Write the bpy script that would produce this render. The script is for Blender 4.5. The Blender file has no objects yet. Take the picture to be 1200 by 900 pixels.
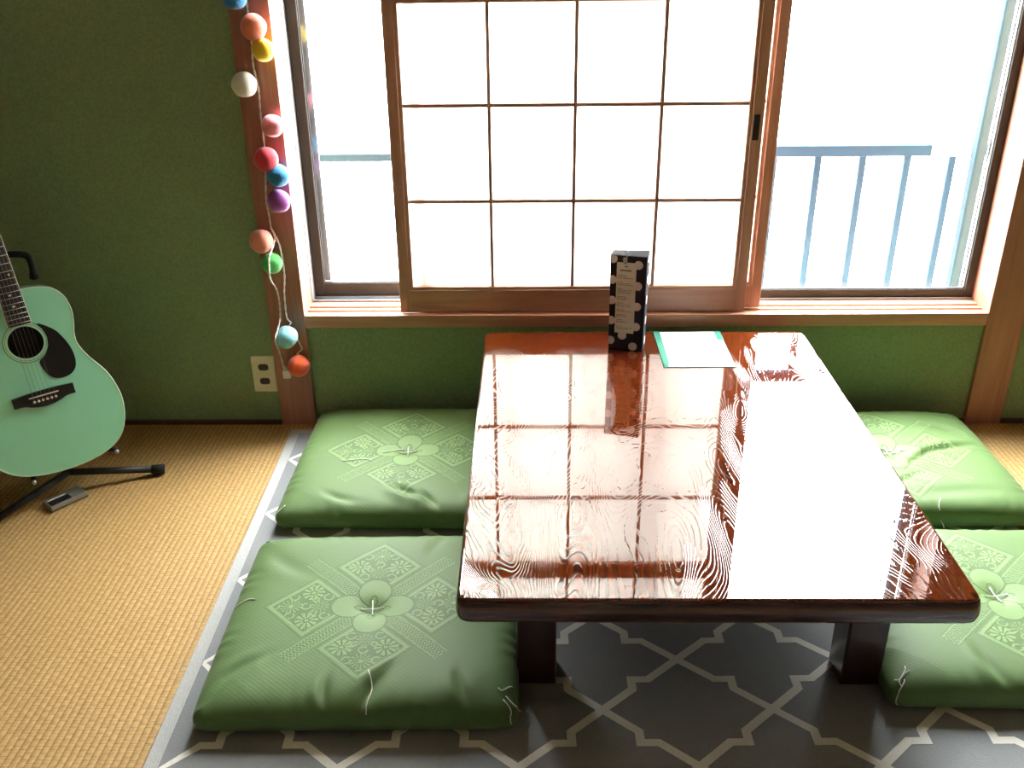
import bpy, bmesh, math, random
import numpy as np
from mathutils import Vector, Matrix

random.seed(7)
rng = np.random.default_rng(7)
scene = bpy.context.scene
COL = scene.collection

# ------------------------------------------------------------------ camera
CAM_H = 1.3753
F_PX = 1108.63
pitch, yaw, roll = 0.4495, -0.0225, -0.0122
cd = bpy.data.cameras.new('camera')
cam = bpy.data.objects.new('camera', cd)
COL.objects.link(cam)
fwd = Vector((math.sin(yaw) * math.cos(pitch), math.cos(yaw) * math.cos(pitch), -math.sin(pitch)))
rgt = Vector((math.cos(yaw), -math.sin(yaw), 0))
upv = rgt.cross(fwd)
r2 = rgt * math.cos(roll) + upv * math.sin(roll)
u2 = -rgt * math.sin(roll) + upv * math.cos(roll)
cam.matrix_world = Matrix(((r2.x, u2.x, -fwd.x, 0), (r2.y, u2.y, -fwd.y, 0), (r2.z, u2.z, -fwd.z, CAM_H), (0, 0, 0, 1)))
cd.sensor_fit = 'HORIZONTAL'
cd.sensor_width = 36
cd.lens = F_PX * 36 / 1200
cd.clip_start = 0.05
scene.camera = cam

# ------------------------------------------------------------------ sky, light, exposure
world = bpy.data.worlds.new('overcast_sky')
scene.world = world
world.use_nodes = True
bgn = world.node_tree.nodes['Background']
bgn.inputs['Color'].default_value = (0.98, 0.99, 1.0, 1)
# overcast sky: luminance rises from the horizon to the zenith as (1 + 2 sin h) / 3
wn, wl_ = world.node_tree.nodes, world.node_tree.links
wtc = wn.new('ShaderNodeTexCoord')
wsx = wn.new('ShaderNodeSeparateXYZ')
wl_.new(wtc.outputs['Generated'], wsx.inputs[0])
wmx = wn.new('ShaderNodeMath')
wmx.operation = 'MAXIMUM'
wmx.inputs[1].default_value = 0.0
wl_.new(wsx.outputs['Z'], wmx.inputs[0])
wma = wn.new('ShaderNodeMath')
wma.operation = 'MULTIPLY_ADD'
ZENITH = 90.0
wma.inputs[1].default_value = ZENITH * 2 / 3
wma.inputs[2].default_value = ZENITH / 3
wl_.new(wmx.outputs[0], wma.inputs[0])
wl_.new(wma.outputs[0], bgn.inputs['Strength'])
# sampling portal over the window opening (emits nothing itself)
pl = bpy.data.lights.new('window_portal', 'AREA')
pl.shape = 'RECTANGLE'
pl.size, pl.size_y = 2.02, 1.42
pl.cycles.is_portal = True
po = bpy.data.objects.new('window_portal', pl)
COL.objects.link(po)
po.location = (0.335, 2.80, 1.06)
po.rotation_euler = (math.radians(-90), 0, 0)
vs = scene.view_settings
vs.view_transform = 'Standard'
vs.look = 'None'
vs.exposure = 0.0
vs.gamma = 1.0
vs.use_curve_mapping = False
try:
    scene.cycles.max_bounces = 12
    scene.cycles.diffuse_bounces = 6
    scene.cycles.transparent_max_bounces = 12
    scene.cycles.caustics_reflective = False
    scene.cycles.caustics_refractive = False
    scene.cycles.sample_clamp_indirect = 12
except Exception:
    pass


# ------------------------------------------------------------------ materials
def lin(c):
    return tuple(((x / 255 / 12.92) if x / 255 <= 0.04045 else ((x / 255 + 0.055) / 1.055) ** 2.4) for x in c)


class NT:
    def __init__(self, name):
        self.m = bpy.data.materials.new(name)
        self.m.use_nodes = True
        self.t = self.m.node_tree
        self.n = self.t.nodes
        self.p = self.n['Principled BSDF']
        self.out = self.n['Material Output']
        self._c = None

    def add(self, typ, **kw):
        nd = self.n.new(typ)
        for k, v in kw.items():
            setattr(nd, k, v)
        return nd

    def link(self, a, b):
        self.t.links.new(a, b)

    def inp(self, sock, v):
        if v is None:
            return
        if isinstance(v, bpy.types.NodeSocket):
            self.link(v, sock)
        elif isinstance(v, (tuple, list)) and sock.type == 'RGBA':
            sock.default_value = (*v[:3], 1)
        else:
            sock.default_value = v

    def coord(self):
        if self._c is None:
            self._c = self.add('ShaderNodeTexCoord')
        return self._c.outputs['Object']

    def mapping(self, scale=(1, 1, 1), rot=(0, 0, 0), loc=(0, 0, 0), src=None):
        mp = self.add('ShaderNodeMapping')
        self.link(src or self.coord(), mp.inputs['Vector'])
        mp.inputs['Scale'].default_value = scale
        mp.inputs['Rotation'].default_value = rot
        mp.inputs['Location'].default_value = loc
        return mp.outputs['Vector']

    def noise(self, vec=None, scale=5, detail=2, rough=0.5, dist=0.0):
        nd = self.add('ShaderNodeTexNoise')
        self.link(vec or self.coord(), nd.inputs['Vector'])
        nd.inputs['Scale'].default_value = scale
        nd.inputs['Detail'].default_value = detail
        nd.inputs['Roughness'].default_value = rough
        nd.inputs['Distortion'].default_value = dist
        return nd.outputs['Fac']

    def math(self, op, a, b=None, c=None, clamp=False):
        nd = self.add('ShaderNodeMath', operation=op)
        nd.use_clamp = clamp
        for i, v in enumerate((a, b, c)):
            self.inp(nd.inputs[i], v) if v is not None else None
        return nd.outputs[0]

    def ramp(self, fac, stops, interp='LINEAR'):
        nd = self.add('ShaderNodeValToRGB')
        nd.color_ramp.interpolation = interp
        el = nd.color_ramp.elements
        while len(el) < len(stops):
            el.new(0.5)
        for e, (p, c) in zip(el, stops):
            e.position = p
            e.color = (*c[:3], 1) if isinstance(c, (tuple, list)) else (c, c, c, 1)
        self.link(fac, nd.inputs['Fac'])
        return nd.outputs['Color']

    def mix(self, fac, a, b, blend='MIX'):
        nd = self.add('ShaderNodeMix', data_type='RGBA', blend_type=blend)
        self.inp(nd.inputs[0], fac)
        self.inp(nd.inputs[6], a)
        self.inp(nd.inputs[7], b)
        return nd.outputs[2]

    def bump(self, height, strength=0.3, dist=0.002, normal=None):
        nd = self.add('ShaderNodeBump')
        self.link(height, nd.inputs['Height'])
        nd.inputs['Strength'].default_value = strength
        nd.inputs['Distance'].default_value = dist
        if normal is not None:
            self.link(normal, nd.inputs['Normal'])
        return nd.outputs['Normal']

    def set(self, **kw):
        names = dict(color='Base Color', rough='Roughness', metal='Metallic', normal='Normal', coat='Coat Weight',
                     coat_rough='Coat Roughness', coat_normal='Coat Normal', sheen='Sheen Weight',
                     sheen_rough='Sheen Roughness', spec='Specular IOR Level', ior='IOR', sss='Subsurface Weight',
                     trans='Transmission Weight', coat_ior='Coat IOR')
        for k, v in kw.items():
            self.inp(self.p.inputs[names[k]], v)
        return self


def plain(name, rgb, rough=0.5, metal=0.0, var=0.06, scale=40, bump=0.0, **kw):
    t = NT(name)
    c = lin(rgb)
    nz = t.noise(scale=scale, detail=3)
    col = t.mix(nz, tuple(x * (1 - var) for x in c), tuple(min(1, x * (1 + var)) for x in c))
    t.set(color=col, rough=rough, metal=metal, **kw)
    if bump:
        t.set(normal=t.bump(nz, bump, 0.001))
    return t.m


def wood(name, dark, light, axis='z', rough=0.45, scale=1.0, bump=0.08):
    t = NT(name)
    s = {'z': (14, 14, 0.9), 'x': (0.9, 14, 14), 'y': (14, 0.9, 14)}[axis]
    v = t.mapping(scale=tuple(k * scale for k in s))
    n1 = t.noise(v, 2.2, 4, 0.55, 0.5)
    v2 = t.mapping(scale=tuple(k * scale * (9 if k > 5 else 3) for k in s))
    n2 = t.noise(v2, 2.0, 3, 0.6)
    f = t.math('ADD', t.math('MULTIPLY', n1, 0.75), t.math('MULTIPLY', n2, 0.25))
    t.set(color=t.ramp(f, [(0.3, lin(dark)), (0.68, lin(light))]), rough=rough, normal=t.bump(n2, bump, 0.0006))
    return t.m


M = {}
# plaster wall: sand-textured green
t = NT('green_plaster')
n1 = t.noise(scale=2.3, detail=3)
n2 = t.ramp(t.noise(scale=150, detail=3, rough=0.75), [(0.3, 0.0), (0.7, 1.0)])
c = t.mix(n1, lin((140, 162, 124)), lin((150, 174, 134)))
c = t.mix(t.math('MULTIPLY', n2, 0.55), c, lin((104, 126, 88)))
t.set(color=c, rough=0.95, normal=t.bump(n2, 0.5, 0.0012), spec=0.2)
M['wall'] = t.m
M['wall_pale'] = plain('pale_plaster', (134, 128, 116), 0.9, var=0.03, scale=120, bump=0.2)
M['post'] = wood('cedar_post', (146, 96, 78), (182, 132, 110), 'z')
M['beam'] = wood('cedar_beam', (170, 122, 96), (202, 156, 126), 'x')
M['shoji_v'] = wood('shoji_stile_wood', (160, 120, 100), (194, 150, 126), 'z')
M['shoji_h'] = wood('shoji_rail_wood', (160, 120, 100), (194, 150, 126), 'x')
M['dark_strip'] = wood('dark_skirting_wood', (70, 46, 30), (96, 66, 42), 'x')
M['ceiling'] = wood('pale_ceiling_boards', (138, 124, 104), (164, 148, 126), 'y', rough=0.6)

# tatami weave: ribs run away from the camera, rushes across them
t = NT('tatami_weave')
sep = t.add('ShaderNodeSeparateXYZ')
wob = t.noise(t.mapping(scale=(6, 1.2, 1)), 2.0, 2)
t.link(t.coord(), sep.inputs[0])
xw = t.math('ADD', sep.outputs['X'], t.math('MULTIPLY', wob, 0.006))
rib = t.math('ABSOLUTE', t.math('SINE', t.math('MULTIPLY', xw, math.pi / 0.0145)))
cell = t.math('FLOOR', t.math('DIVIDE', xw, 0.0145))
ysh = t.math('ADD', sep.outputs['Y'], t.math('MULTIPLY', t.math('MODULO', cell, 2.0), 0.008))
rush = t.math('ABSOLUTE', t.math('SINE', t.math('MULTIPLY', ysh, math.pi / 0.016)))
fine = t.noise(t.mapping(scale=(30, 420, 1)), 1.0, 2, 0.6)
fleck = t.noise(t.mapping(scale=(75, 120, 1)), 1.0, 2, 0.6)
big = t.noise(t.mapping(scale=(0.9, 5.0, 1)), 1.5, 3)
col = t.ramp(t.math('ADD', t.math('MULTIPLY', fleck, 0.6), t.math('MULTIPLY', fine, 0.4)),
             [(0.3, lin((150, 116, 66))), (0.52, lin((184, 152, 96))), (0.75, lin((204, 176, 122)))])
col = t.mix(t.math('MULTIPLY', big, 0.35), col, lin((170, 134, 80)))
groove = t.ramp(rib, [(0.0, 1.0), (0.55, 0.0)])
gap = t.ramp(rush, [(0.0, 1.0), (0.30, 0.0)])
gsum = t.math('ADD', t.math('MULTIPLY', groove, 0.62), t.math('MULTIPLY', gap, 0.42), clamp=True)
col = t.mix(gsum, col, lin((118, 82, 42)))
hgt = t.math('SUBTRACT', rib, t.math('MULTIPLY', gap, 0.35))
t.set(color=col, rough=0.62, normal=t.bump(hgt, 0.55, 0.0016), spec=0.35)
M['tatami'] = t.m

# rug
t = NT('rug_grey_pile')
n1 = t.noise(t.mapping(scale=(220, 420, 220)), 1.0, 2, 0.7)
n2 = t.noise(scale=9, detail=3)
c = t.mix(n1, lin((122, 126, 127)), lin((150, 153, 152)))
c = t.mix(t.math('MULTIPLY', n2, 0.4), c, lin((124, 126, 126)))
t.set(color=c, rough=0.95, normal=t.bump(n1, 0.6, 0.002), sheen=0.25, spec=0.1)
M['rug'] = t.m
t = NT('rug_white_pile')
n1 = t.noise(t.mapping(scale=(220, 420, 220)), 1.0, 2, 0.7)
t.set(color=t.mix(n1, lin((205, 203, 192)), lin((240, 238, 228))), rough=0.95, normal=t.bump(n1, 0.6, 0.002), sheen=0.25, spec=0.1)
M['rug_white'] = t.m
t = NT('rug_edge_binding')
n1 = t.noise(t.mapping(scale=(400, 120, 220)), 1.0, 2, 0.7)
t.set(color=t.mix(n1, lin((158, 160, 158)), lin((186, 188, 184))), rough=0.95, normal=t.bump(n1, 0.6, 0.002))
M['rug_edge'] = t.m

# lacquered table top: contour-like zelkova grain under gloss
t = NT('lacquered_zelkova')
vw = t.mapping(scale=(1.0, 0.40, 1.0), loc=(1.83, 0.7, 0))
warp = t.noise(vw, 3.6, 2, 0.42, 0.9)
drift = t.add('ShaderNodeSeparateXYZ')
t.link(t.coord(), drift.inputs[0])
field = t.math('ADD', t.math('MULTIPLY', warp, 84.0), t.math('MULTIPLY', drift.outputs['X'], 52.0))
field = t.math('ADD', field, t.math('MULTIPLY', t.noise(t.mapping(scale=(1, .5, 1)), 60, 2), 0.55))
fr = t.math('FRACT', field)
saw = t.ramp(fr, [(0.0, 0.10), (0.08, 0.0), (0.60, 0.12), (0.78, 0.5), (0.88, 1.0), (1.0, 0.10)])
groove = t.ramp(fr, [(0.70, 0.0), (0.86, 1.0), (0.90, 1.0), (1.0, 0.0)])
fibre = t.noise(t.mapping(scale=(260, 9, 60)), 1.0, 3, 0.6)
tone = t.noise(t.mapping(scale=(2.2, 0.9, 1), loc=(3.1, 0.2, 0)), 1.6, 2)
late = t.mix(tone, lin((20, 6, 5)), lin((28, 8, 5)))
early = t.mix(tone, lin((70, 21, 12)), lin((108, 50, 13)))
col = t.mix(saw, early, late)
col = t.mix(t.math('MULTIPLY', fibre, 0.3), col, lin((34, 10, 7)))
nb = t.bump(groove, 0.35, 0.0006)
nc = t.bump(groove, 0.22, 0.0003)
t.set(color=col, rough=0.3, normal=nb, coat=1.0, coat_rough=0.012, coat_normal=nc, coat_ior=1.66, spec=0.0)
M['table_top'] = t.m
t = NT('dark_lacquer_edge')
f = t.noise(t.mapping(scale=(3, 3, 90)), 1.0, 3, 0.6)
t.set(color=t.mix(f, lin((42, 12, 10)), lin((66, 24, 18))), rough=0.25, coat=0.8, coat_rough=0.06)
M['table_edge'] = t.m
t = NT('dark_lacquer_leg')
f = t.noise(t.mapping(scale=(60, 60, 3)), 1.0, 3, 0.6)
t.set(color=t.mix(f, lin((40, 12, 12)), lin((62, 22, 20))), rough=0.3, coat=0.6, coat_rough=0.1)
M['table_leg'] = t.m


def fabric(name, base, light, dark):
    t = NT(name)
    at = t.add('ShaderNodeAttribute', attribute_name='weave')
    w = at.outputs['Fac']
    rb = t.noise(t.mapping(scale=(36, 420, 36), rot=(0, 0, math.radians(52))), 1.0, 2, 0.6)
    sx3 = t.add('ShaderNodeSeparateXYZ')
    t.link(t.mapping(rot=(0, 0, math.radians(-50))), sx3.inputs[0])
    cordl = t.math('POWER', t.math('ABSOLUTE', t.math('SINE', t.math('MULTIPLY', sx3.outputs['X'], math.pi / 0.0075))), 0.35)
    rb = t.math('ADD', t.math('MULTIPLY', rb, 0.6), t.math('MULTIPLY', t.math('SUBTRACT', 1.0, cordl), 0.5))
    soft = t.noise(scale=7, detail=2)
    b = t.mix(soft, lin(base), tuple(x * 0.86 for x in lin(base)))
    b = t.mix(t.math('MULTIPLY', rb, 0.30), b, tuple(x * 0.62 for x in lin(base)))
    b = t.mix(t.math('MAXIMUM', w, 0.0, clamp=True), b, lin(light))
    b = t.mix(t.math('MAXIMUM', t.math('MULTIPLY', w, -1.0), 0.0, clamp=True), b, lin(dark))
    hg = t.math('ADD', t.math('MULTIPLY', w, 0.5), t.math('MULTIPLY', rb, -0.55))
    t.set(color=b, rough=0.62, sheen=0.12, sheen_rough=0.4, normal=t.bump(hg, 0.5, 0.0011), spec=0.35)
    return t.m


M['cushion'] = fabric('green_damask', (86, 114, 58), (114, 142, 84), (66, 92, 42))
M['thread'] = plain('white_cotton_thread', (226, 226, 214), 0.8)


# paper of the sliding screens
def paper(name, rgb, tr):
    t = NT(name)
    n1 = t.noise(scale=90, detail=3, rough=0.6)
    d = t.add('ShaderNodeBsdfDiffuse')
    x = t.add('ShaderNodeBsdfTranslucent')
    c = t.mix(n1, tuple(k * 0.94 for k in lin(rgb)), lin(rgb))
    t.link(c, d.inputs['Color'])
    t.link(c, x.inputs['Color'])
    mx = t.add('ShaderNodeMixShader')
    mx.inputs[0].default_value = tr
    t.link(d.outputs[0], mx.inputs[1])
    t.link(x.outputs[0], mx.inputs[2])
    t.link(mx.outputs[0], t.out.inputs['Surface'])
    return t.m


M['paper'] = paper('shoji_paper', (252, 251, 248), 0.88)


def glass(name, tint, haze):
    t = NT(name)
    tr = t.add('ShaderNodeBsdfTransparent')
    tr.inputs['Color'].default_value = (*tint, 1)
    gl = t.add('ShaderNodeBsdfGlossy')
    gl.inputs['Roughness'].default_value = 0.02
    tl = t.add('ShaderNodeBsdfTranslucent')
    lw = t.add('ShaderNodeLayerWeight')
    lw.inputs['Blend'].default_value = 0.5
    sch = t.math('ADD', t.math('MULTIPLY', t.math('POWER', lw.outputs['Facing'], 5.0), 0.92), 0.04)
    m1 = t.add('ShaderNodeMixShader')
    t.link(sch, m1.inputs[0])
    t.link(tr.outputs[0], m1.inputs[1])
    t.link(gl.outputs[0], m1.inputs[2])
    m2 = t.add('ShaderNodeMixShader')
    hz = t.math('MULTIPLY', t.noise(scale=3, detail=3), haze)
    t.link(hz, m2.inputs[0])
    t.link(m1.outputs[0], m2.inputs[1])
    t.link(tl.outputs[0], m2.inputs[2])
    t.link(m2.outputs[0], t.out.inputs['Surface'])
    return t.m


M['glass'] = glass('veiled_window_glass', (0.97, 0.985, 0.99), 0.006)  # veiling glare imitated by a little haze mixed into the glass
M['sash'] = plain('bronze_anodised_sash', (60, 58, 52), 0.6, 0.0, var=0.1, scale=20, spec=0.2)
M['sash_pale'] = plain('weathered_aluminium', (150, 158, 162), 0.5, 0.3, var=0.1, scale=20)
M['sash_dark'] = plain('black_gasket', (34, 32, 32), 0.6)
M['rail'] = plain('blue_grey_paint', (54, 72, 98), 0.95, spec=0.05, var=0.08, scale=30)
M['rail_pale'] = plain('pale_grey_paint', (46, 60, 72), 0.95, spec=0.05, var=0.08, scale=30)
M['rail_white'] = plain('blown_out_rail_white', (242, 242, 240), 0.5)  # overexposure of the rail put into its colour
M['ground'] = plain('pale_concrete', (205, 204, 200), 0.95, var=0.05, scale=2)
M['facade'] = plain('pale_facade', (226, 225, 220), 0.9, var=0.03, scale=3)
M['pull'] = plain('black_iron_pull', (26, 24, 24), 0.5)
# guitar
t = NT('mint_lacquer')
n1 = t.noise(scale=320, detail=2)
n2 = t.noise(scale=5, detail=2)
c = t.mix(n2, lin((154, 234, 200)), lin((162, 240, 208)))
c = t.mix(t.math('MULTIPLY', n1, 0.25), c, lin((140, 218, 184)))
t.set(color=c, rough=0.3, coat=0.8, coat_rough=0.08)
M['mint'] = t.m
M['mint_light'] = plain('pale_mint_binding', (196, 236, 206), 0.35)
M['mint_ring'] = plain('dark_green_ring', (70, 128, 92), 0.4)
M['black_gloss'] = plain('black_pickguard', (12, 12, 14), 0.45)
M['black_wood'] = plain('black_stained_wood', (22, 20, 20), 0.45, var=0.2)
M['fretboard'] = plain('dark_rosewood', (30, 24, 22), 0.5, var=0.3, scale=60)
M['ivory'] = plain('ivory_plastic', (236, 232, 220), 0.35)
M['fret'] = plain('nickel_fret', (190, 186, 178), 0.3, 0.9)
M['steel'] = plain('steel_string', (150, 150, 146), 0.35, 0.9)
M['dark_inside'] = plain('dark_raw_wood', (52, 38, 26), 0.9)
M['stand'] = plain('black_powder_coat', (20, 20, 21), 0.45)
M['rubber'] = plain('black_rubber', (14, 14, 14), 0.8)
M['silver'] = plain('brushed_silver', (176, 178, 174), 0.35, 0.8)
M['outlet'] = plain('cream_plastic', (226, 222, 190), 0.4)
M['outlet_dark'] = plain('dark_brown_socket', (34, 28, 24), 0.4)
M['white_plastic'] = plain('white_plastic', (228, 226, 214), 0.45)
M['cord'] = plain('white_cord', (232, 230, 222), 0.6)
M['navy'] = plain('navy_fabric', (24, 27, 44), 0.75, scale=300, bump=0.2)
M['dot_white'] = plain('white_polka_dot', (240, 244, 250), 0.75, scale=300)
M['pale_slip'] = plain('pale_green_paper', (236, 254, 246), 0.8)
M['ink'] = plain('black_ink', (52, 58, 54), 0.8)
M['ink_grey'] = plain('grey_ink', (96, 108, 112), 0.8)
M['teal'] = plain('teal_card', (24, 128, 106), 0.6)
M['white_paper'] = plain('white_paper', (240, 243, 242), 0.6, coat=0.2)


def cotton(name, rgb):
    t = NT(name)
    n1 = t.noise(scale=60, detail=4, rough=0.7, dist=2.0)
    c_ = lin(rgb)
    t.set(color=t.mix(n1, tuple(k * 0.86 for k in c_), tuple(min(1, k * 1.08) for k in c_)), rough=0.9,
          normal=t.bump(n1, 0.45, 0.002), sheen=0.4, sss=0.15)
    t.p.inputs['Subsurface Radius'].default_value = (0.01, 0.01, 0.01)
    return t.m


# ------------------------------------------------------------------ mesh helpers
class B:
    """collects shapes into one mesh"""

    def __init__(self):
        self.bm = bmesh.new()

    def box(self, a, b, bevel=0.0, seg=2, mat=0):
        vs_ = [self.bm.verts.new((x, y, z)) for z in (a[2], b[2]) for y in (a[1], b[1]) for x in (a[0], b[0])]
        fs = [self.bm.faces.new([vs_[i] for i in q]) for q in
              ((0, 2, 3, 1), (4, 5, 7, 6), (0, 1, 5, 4), (2, 6, 7, 3), (0, 4, 6, 2), (1, 3, 7, 5))]
        for f_ in fs:
            f_.material_index = mat
        if bevel:
            es = list({e for f_ in fs for e in f_.edges})
            r = bmesh.ops.bevel(self.bm, geom=es, offset=bevel, segments=seg, profile=0.5, affect='EDGES')
            for f_ in r['faces']:
                f_.material_index = mat
        return self

    def tube(self, pts, r, seg=8, cap=True):
        pts = [Vector(p) for p in pts]
        rs = r if isinstance(r, (list, tuple)) else [r] * len(pts)
        rings = []
        prev = None
        for i, p in enumerate(pts):
            d = (pts[min(i + 1, len(pts) - 1)] - pts[max(i - 1, 0)]).normalized()
            if prev is None:
                a = d.orthogonal().normalized()
            else:
                a = (prev - d * prev.dot(d)).normalized()
            prev = a
            b = d.cross(a)
            rings.append([self.bm.verts.new(p + (a * math.cos(k * 2 * math.pi / seg) + b * math.sin(k * 2 * math.pi / seg)) * rs[i]) for k in range(seg)])
        for i in range(len(rings) - 1):
            for k in range(seg):
                f_ = self.bm.faces.new((rings[i][k], rings[i][(k + 1) % seg], rings[i + 1][(k + 1) % seg], rings[i + 1][k]))
                f_.smooth = True
        if cap:
            self.bm.faces.new(rings[0][::-1])
            self.bm.faces.new(rings[-1])
        return self

    def prism(self, pts, z0, z1, bevel=0.0, seg=2, smooth_side=False):
        lo = [self.bm.verts.new((x, y, z0)) for x, y in pts]
        hi = [self.bm.verts.new((x, y, z1)) for x, y in pts]
        n = len(pts)
        top = self.bm.faces.new(hi)
        self.bm.faces.new(lo[::-1])
        for i in range(n):
            f_ = self.bm.faces.new((lo[i], lo[(i + 1) % n], hi[(i + 1) % n], hi[i]))
            f_.smooth = smooth_side
        if bevel:
            bmesh.ops.bevel(self.bm, geom=list(top.edges), offset=bevel, segments=seg, profile=0.5, affect='EDGES')
        return self

    def ring(self, cx, cy, r0, r1, z0, z1, seg=48):
        def loop(r, z):
            return [self.bm.verts.new((cx + r * math.cos(k * 2 * math.pi / seg), cy + r * math.sin(k * 2 * math.pi / seg), z)) for k in range(seg)]
        a, b, c_, d = loop(r0, z0), loop(r0, z1), loop(r1, z1), loop(r1, z0)
        for p, q in ((a, b), (b, c_), (c_, d), (d, a)):
            for k in range(seg):
                self.bm.faces.new((p[k], q[k], q[(k + 1) % seg], p[(k + 1) % seg]))
        return self

    def ball(self, c_, r, seg=24, squash=(1, 1, 1)):
        m = Matrix.Translation(c_) @ Matrix.Diagonal((r * squash[0], r * squash[1], r * squash[2], 1))
        rr = bmesh.ops.create_uvsphere(self.bm, u_segments=seg, v_segments=max(6, seg // 2), radius=1, matrix=m)
        for v in rr['verts']:
            for f_ in v.link_faces:
                f_.smooth = True
        return self

    def build(self, name, mat, parent=None):
        bmesh.ops.recalc_face_normals(self.bm, faces=self.bm.faces)
        me = bpy.data.meshes.new(name)
        self.bm.to_mesh(me)
        self.bm.free()
        for m_ in (mat if isinstance(mat, (list, tuple)) else [mat]):
            me.materials.append(m_)
        return link(name, me, parent)


def link(name, data, parent=None):
    o = bpy.data.objects.new(name, data)
    COL.objects.link(o)
    if parent is not None:
        o.parent = parent
    return o


def tag(o, label=None, cat=None, group=None, kind=None):
    for k, v in (('label', label), ('category', cat), ('group', group), ('kind', kind)):
        if v:
            o[k] = v
    return o


def thing(name, label, cat, loc=(0, 0, 0), rotz=0.0, group=None):
    o = link(name, None)
    o.location = loc
    o.rotation_euler = (0, 0, rotz)
    return tag(o, label, cat, group)


def structure(o, label=None):
    return tag(o, label, None, None, 'structure')


def spline(pts, per=8, closed=False):
    pts = [np.array(p, float) for p in pts]
    n = len(pts)
    out = []
    rng_ = range(n if closed else n - 1)
    for i in rng_:
        if closed:
            p0, p1, p2, p3 = pts[(i - 1) % n], pts[i], pts[(i + 1) % n], pts[(i + 2) % n]
        else:
            p0, p1, p2, p3 = pts[max(i - 1, 0)], pts[i], pts[i + 1], pts[min(i + 2, n - 1)]
        for k in range(per):
            s = k / per
            out.append(tuple(0.5 * ((2 * p1) + (p2 - p0) * s + (2 * p0 - 5 * p1 + 4 * p2 - p3) * s * s + (3 * p1 - p0 - 3 * p2 + p3) * s ** 3)))
    if not closed:
        out.append(tuple(pts[-1]))
    return out


# ------------------------------------------------------------------ the room
PF = 2.5646      # face of posts and sill
WY = 2.578       # face of the plaster
WB = 2.76        # outside face of that wall
XL, XR, YB, ZC = -2.3, 2.7, -1.9, 2.42
LP = (-0.768, -0.662)
RP = (1.318, 1.425)
ZS, ZH = 0.360, 1.76

structure(B().box((XL, YB, -0.08), (XR, WB, 0.0)).build('floor', M['tatami']), 'woven straw tatami floor')
structure(B().box((XL - .1, YB - .1, ZC), (XR + .1, WB, ZC + 0.06)).build('ceiling', M['ceiling']))
b = B()
b.box((XL, WY, 0), (LP[0] + .02, WB, ZC)).box((RP[1] - .02, WY, 0), (XR, WB, ZC))
b.box((LP[0] + .02, WY, 0), (RP[1] - .02, WB, 0.33)).box((LP[0] + .02, WY, ZH + 0.06), (RP[1] - .02, WB, ZC))
structure(b.build('wall_window', M['wall']), 'green sand plaster wall around the window')
structure(B().box((XL - .1, YB, 0), (XL, WB, ZC)).build('wall_left', M['wall_pale']))
structure(B().box((XR, YB, 0), (XR + .1, WB, ZC)).build('wall_right', M['wall_pale']))
structure(B().box((XL - .1, YB - .1, 0), (XR + .1, YB, ZC)).build('wall_back', M['wall_pale']))
structure(B().box((LP[0], PF, 0), (LP[1], WB - .03, ZC), 0.002).build('trim_1', M['post']), 'reddish wooden post beside the string of balls')
structure(B().box((RP[0], PF, 0), (RP[1], WB - .03, ZC), 0.002).build('trim_2', M['post']), 'reddish wooden post at the far end of the window')
b = B().box((LP[1], PF, 0.322), (RP[0], 2.582, ZS), 0.0015)
b.box((LP[1], 2.581, 0.325), (RP[0], WB, 0.354))
b.box((LP[1], 2.581, 0.350), (RP[0], 2.586, ZS)).box((LP[1], 2.612, 0.350), (RP[0], 2.6175, ZS - .001)).box((LP[1], 2.6435, 0.350), (RP[0], 2.676, ZS - .0005))
structure(b.build('trim_3', M['beam']), 'reddish wooden sill with grooves for the sliding screens')
b = B().box((LP[1], PF, ZH), (RP[0], WB, ZH + 0.06), 0.0015)
structure(b.build('trim_4', M['beam']), 'wooden head rail over the sliding screens')
structure(B().box((XL, PF, 0), (LP[0], WY + .002, 0.012), 0.001).build('baseboard_left', M['dark_strip']))
structure(B().box((RP[1], PF, 0), (XR, WY + .002, 0.012), 0.001).build('baseboard_right', M['dark_strip']))
structure(B().box((LP[1], PF + .004, 0), (RP[0], WY + .002, 0.012), 0.001).build('baseboard_window', M['dark_strip']))

# aluminium window: outer frame, two sashes with a pane each
win = structure(link('window_1', None), 'sliding aluminium window with two glass sashes')
win.location = (0.33, 2.70, 0.354)


def wpart(bld, name, mat, parent, off=(0.33, 2.70, 0.354)):
    o = bld.build(name, mat)
    o.data.transform(Matrix.Translation((-off[0], -off[1], -off[2])))
    o.parent = parent
    return o


b = B().box((-0.670, 2.678, 0.352), (-0.660, 2.755, ZH)).box((1.312 + .02, 2.678, 0.352), (1.345, 2.755, ZH)).box((-0.67, 2.678, ZH - .03), (1.34, 2.755, ZH))
b.box((-0.662, 2.679, 0.352), (1.333, 2.755, 0.356))
for yy in (2.6795, 2.711, 2.745):
    b.box((-0.662, yy, 0.354), (1.333, yy + .003, 0.366))
wpart(b, 'outer_frame', M['sash_pale'], win)


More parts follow.
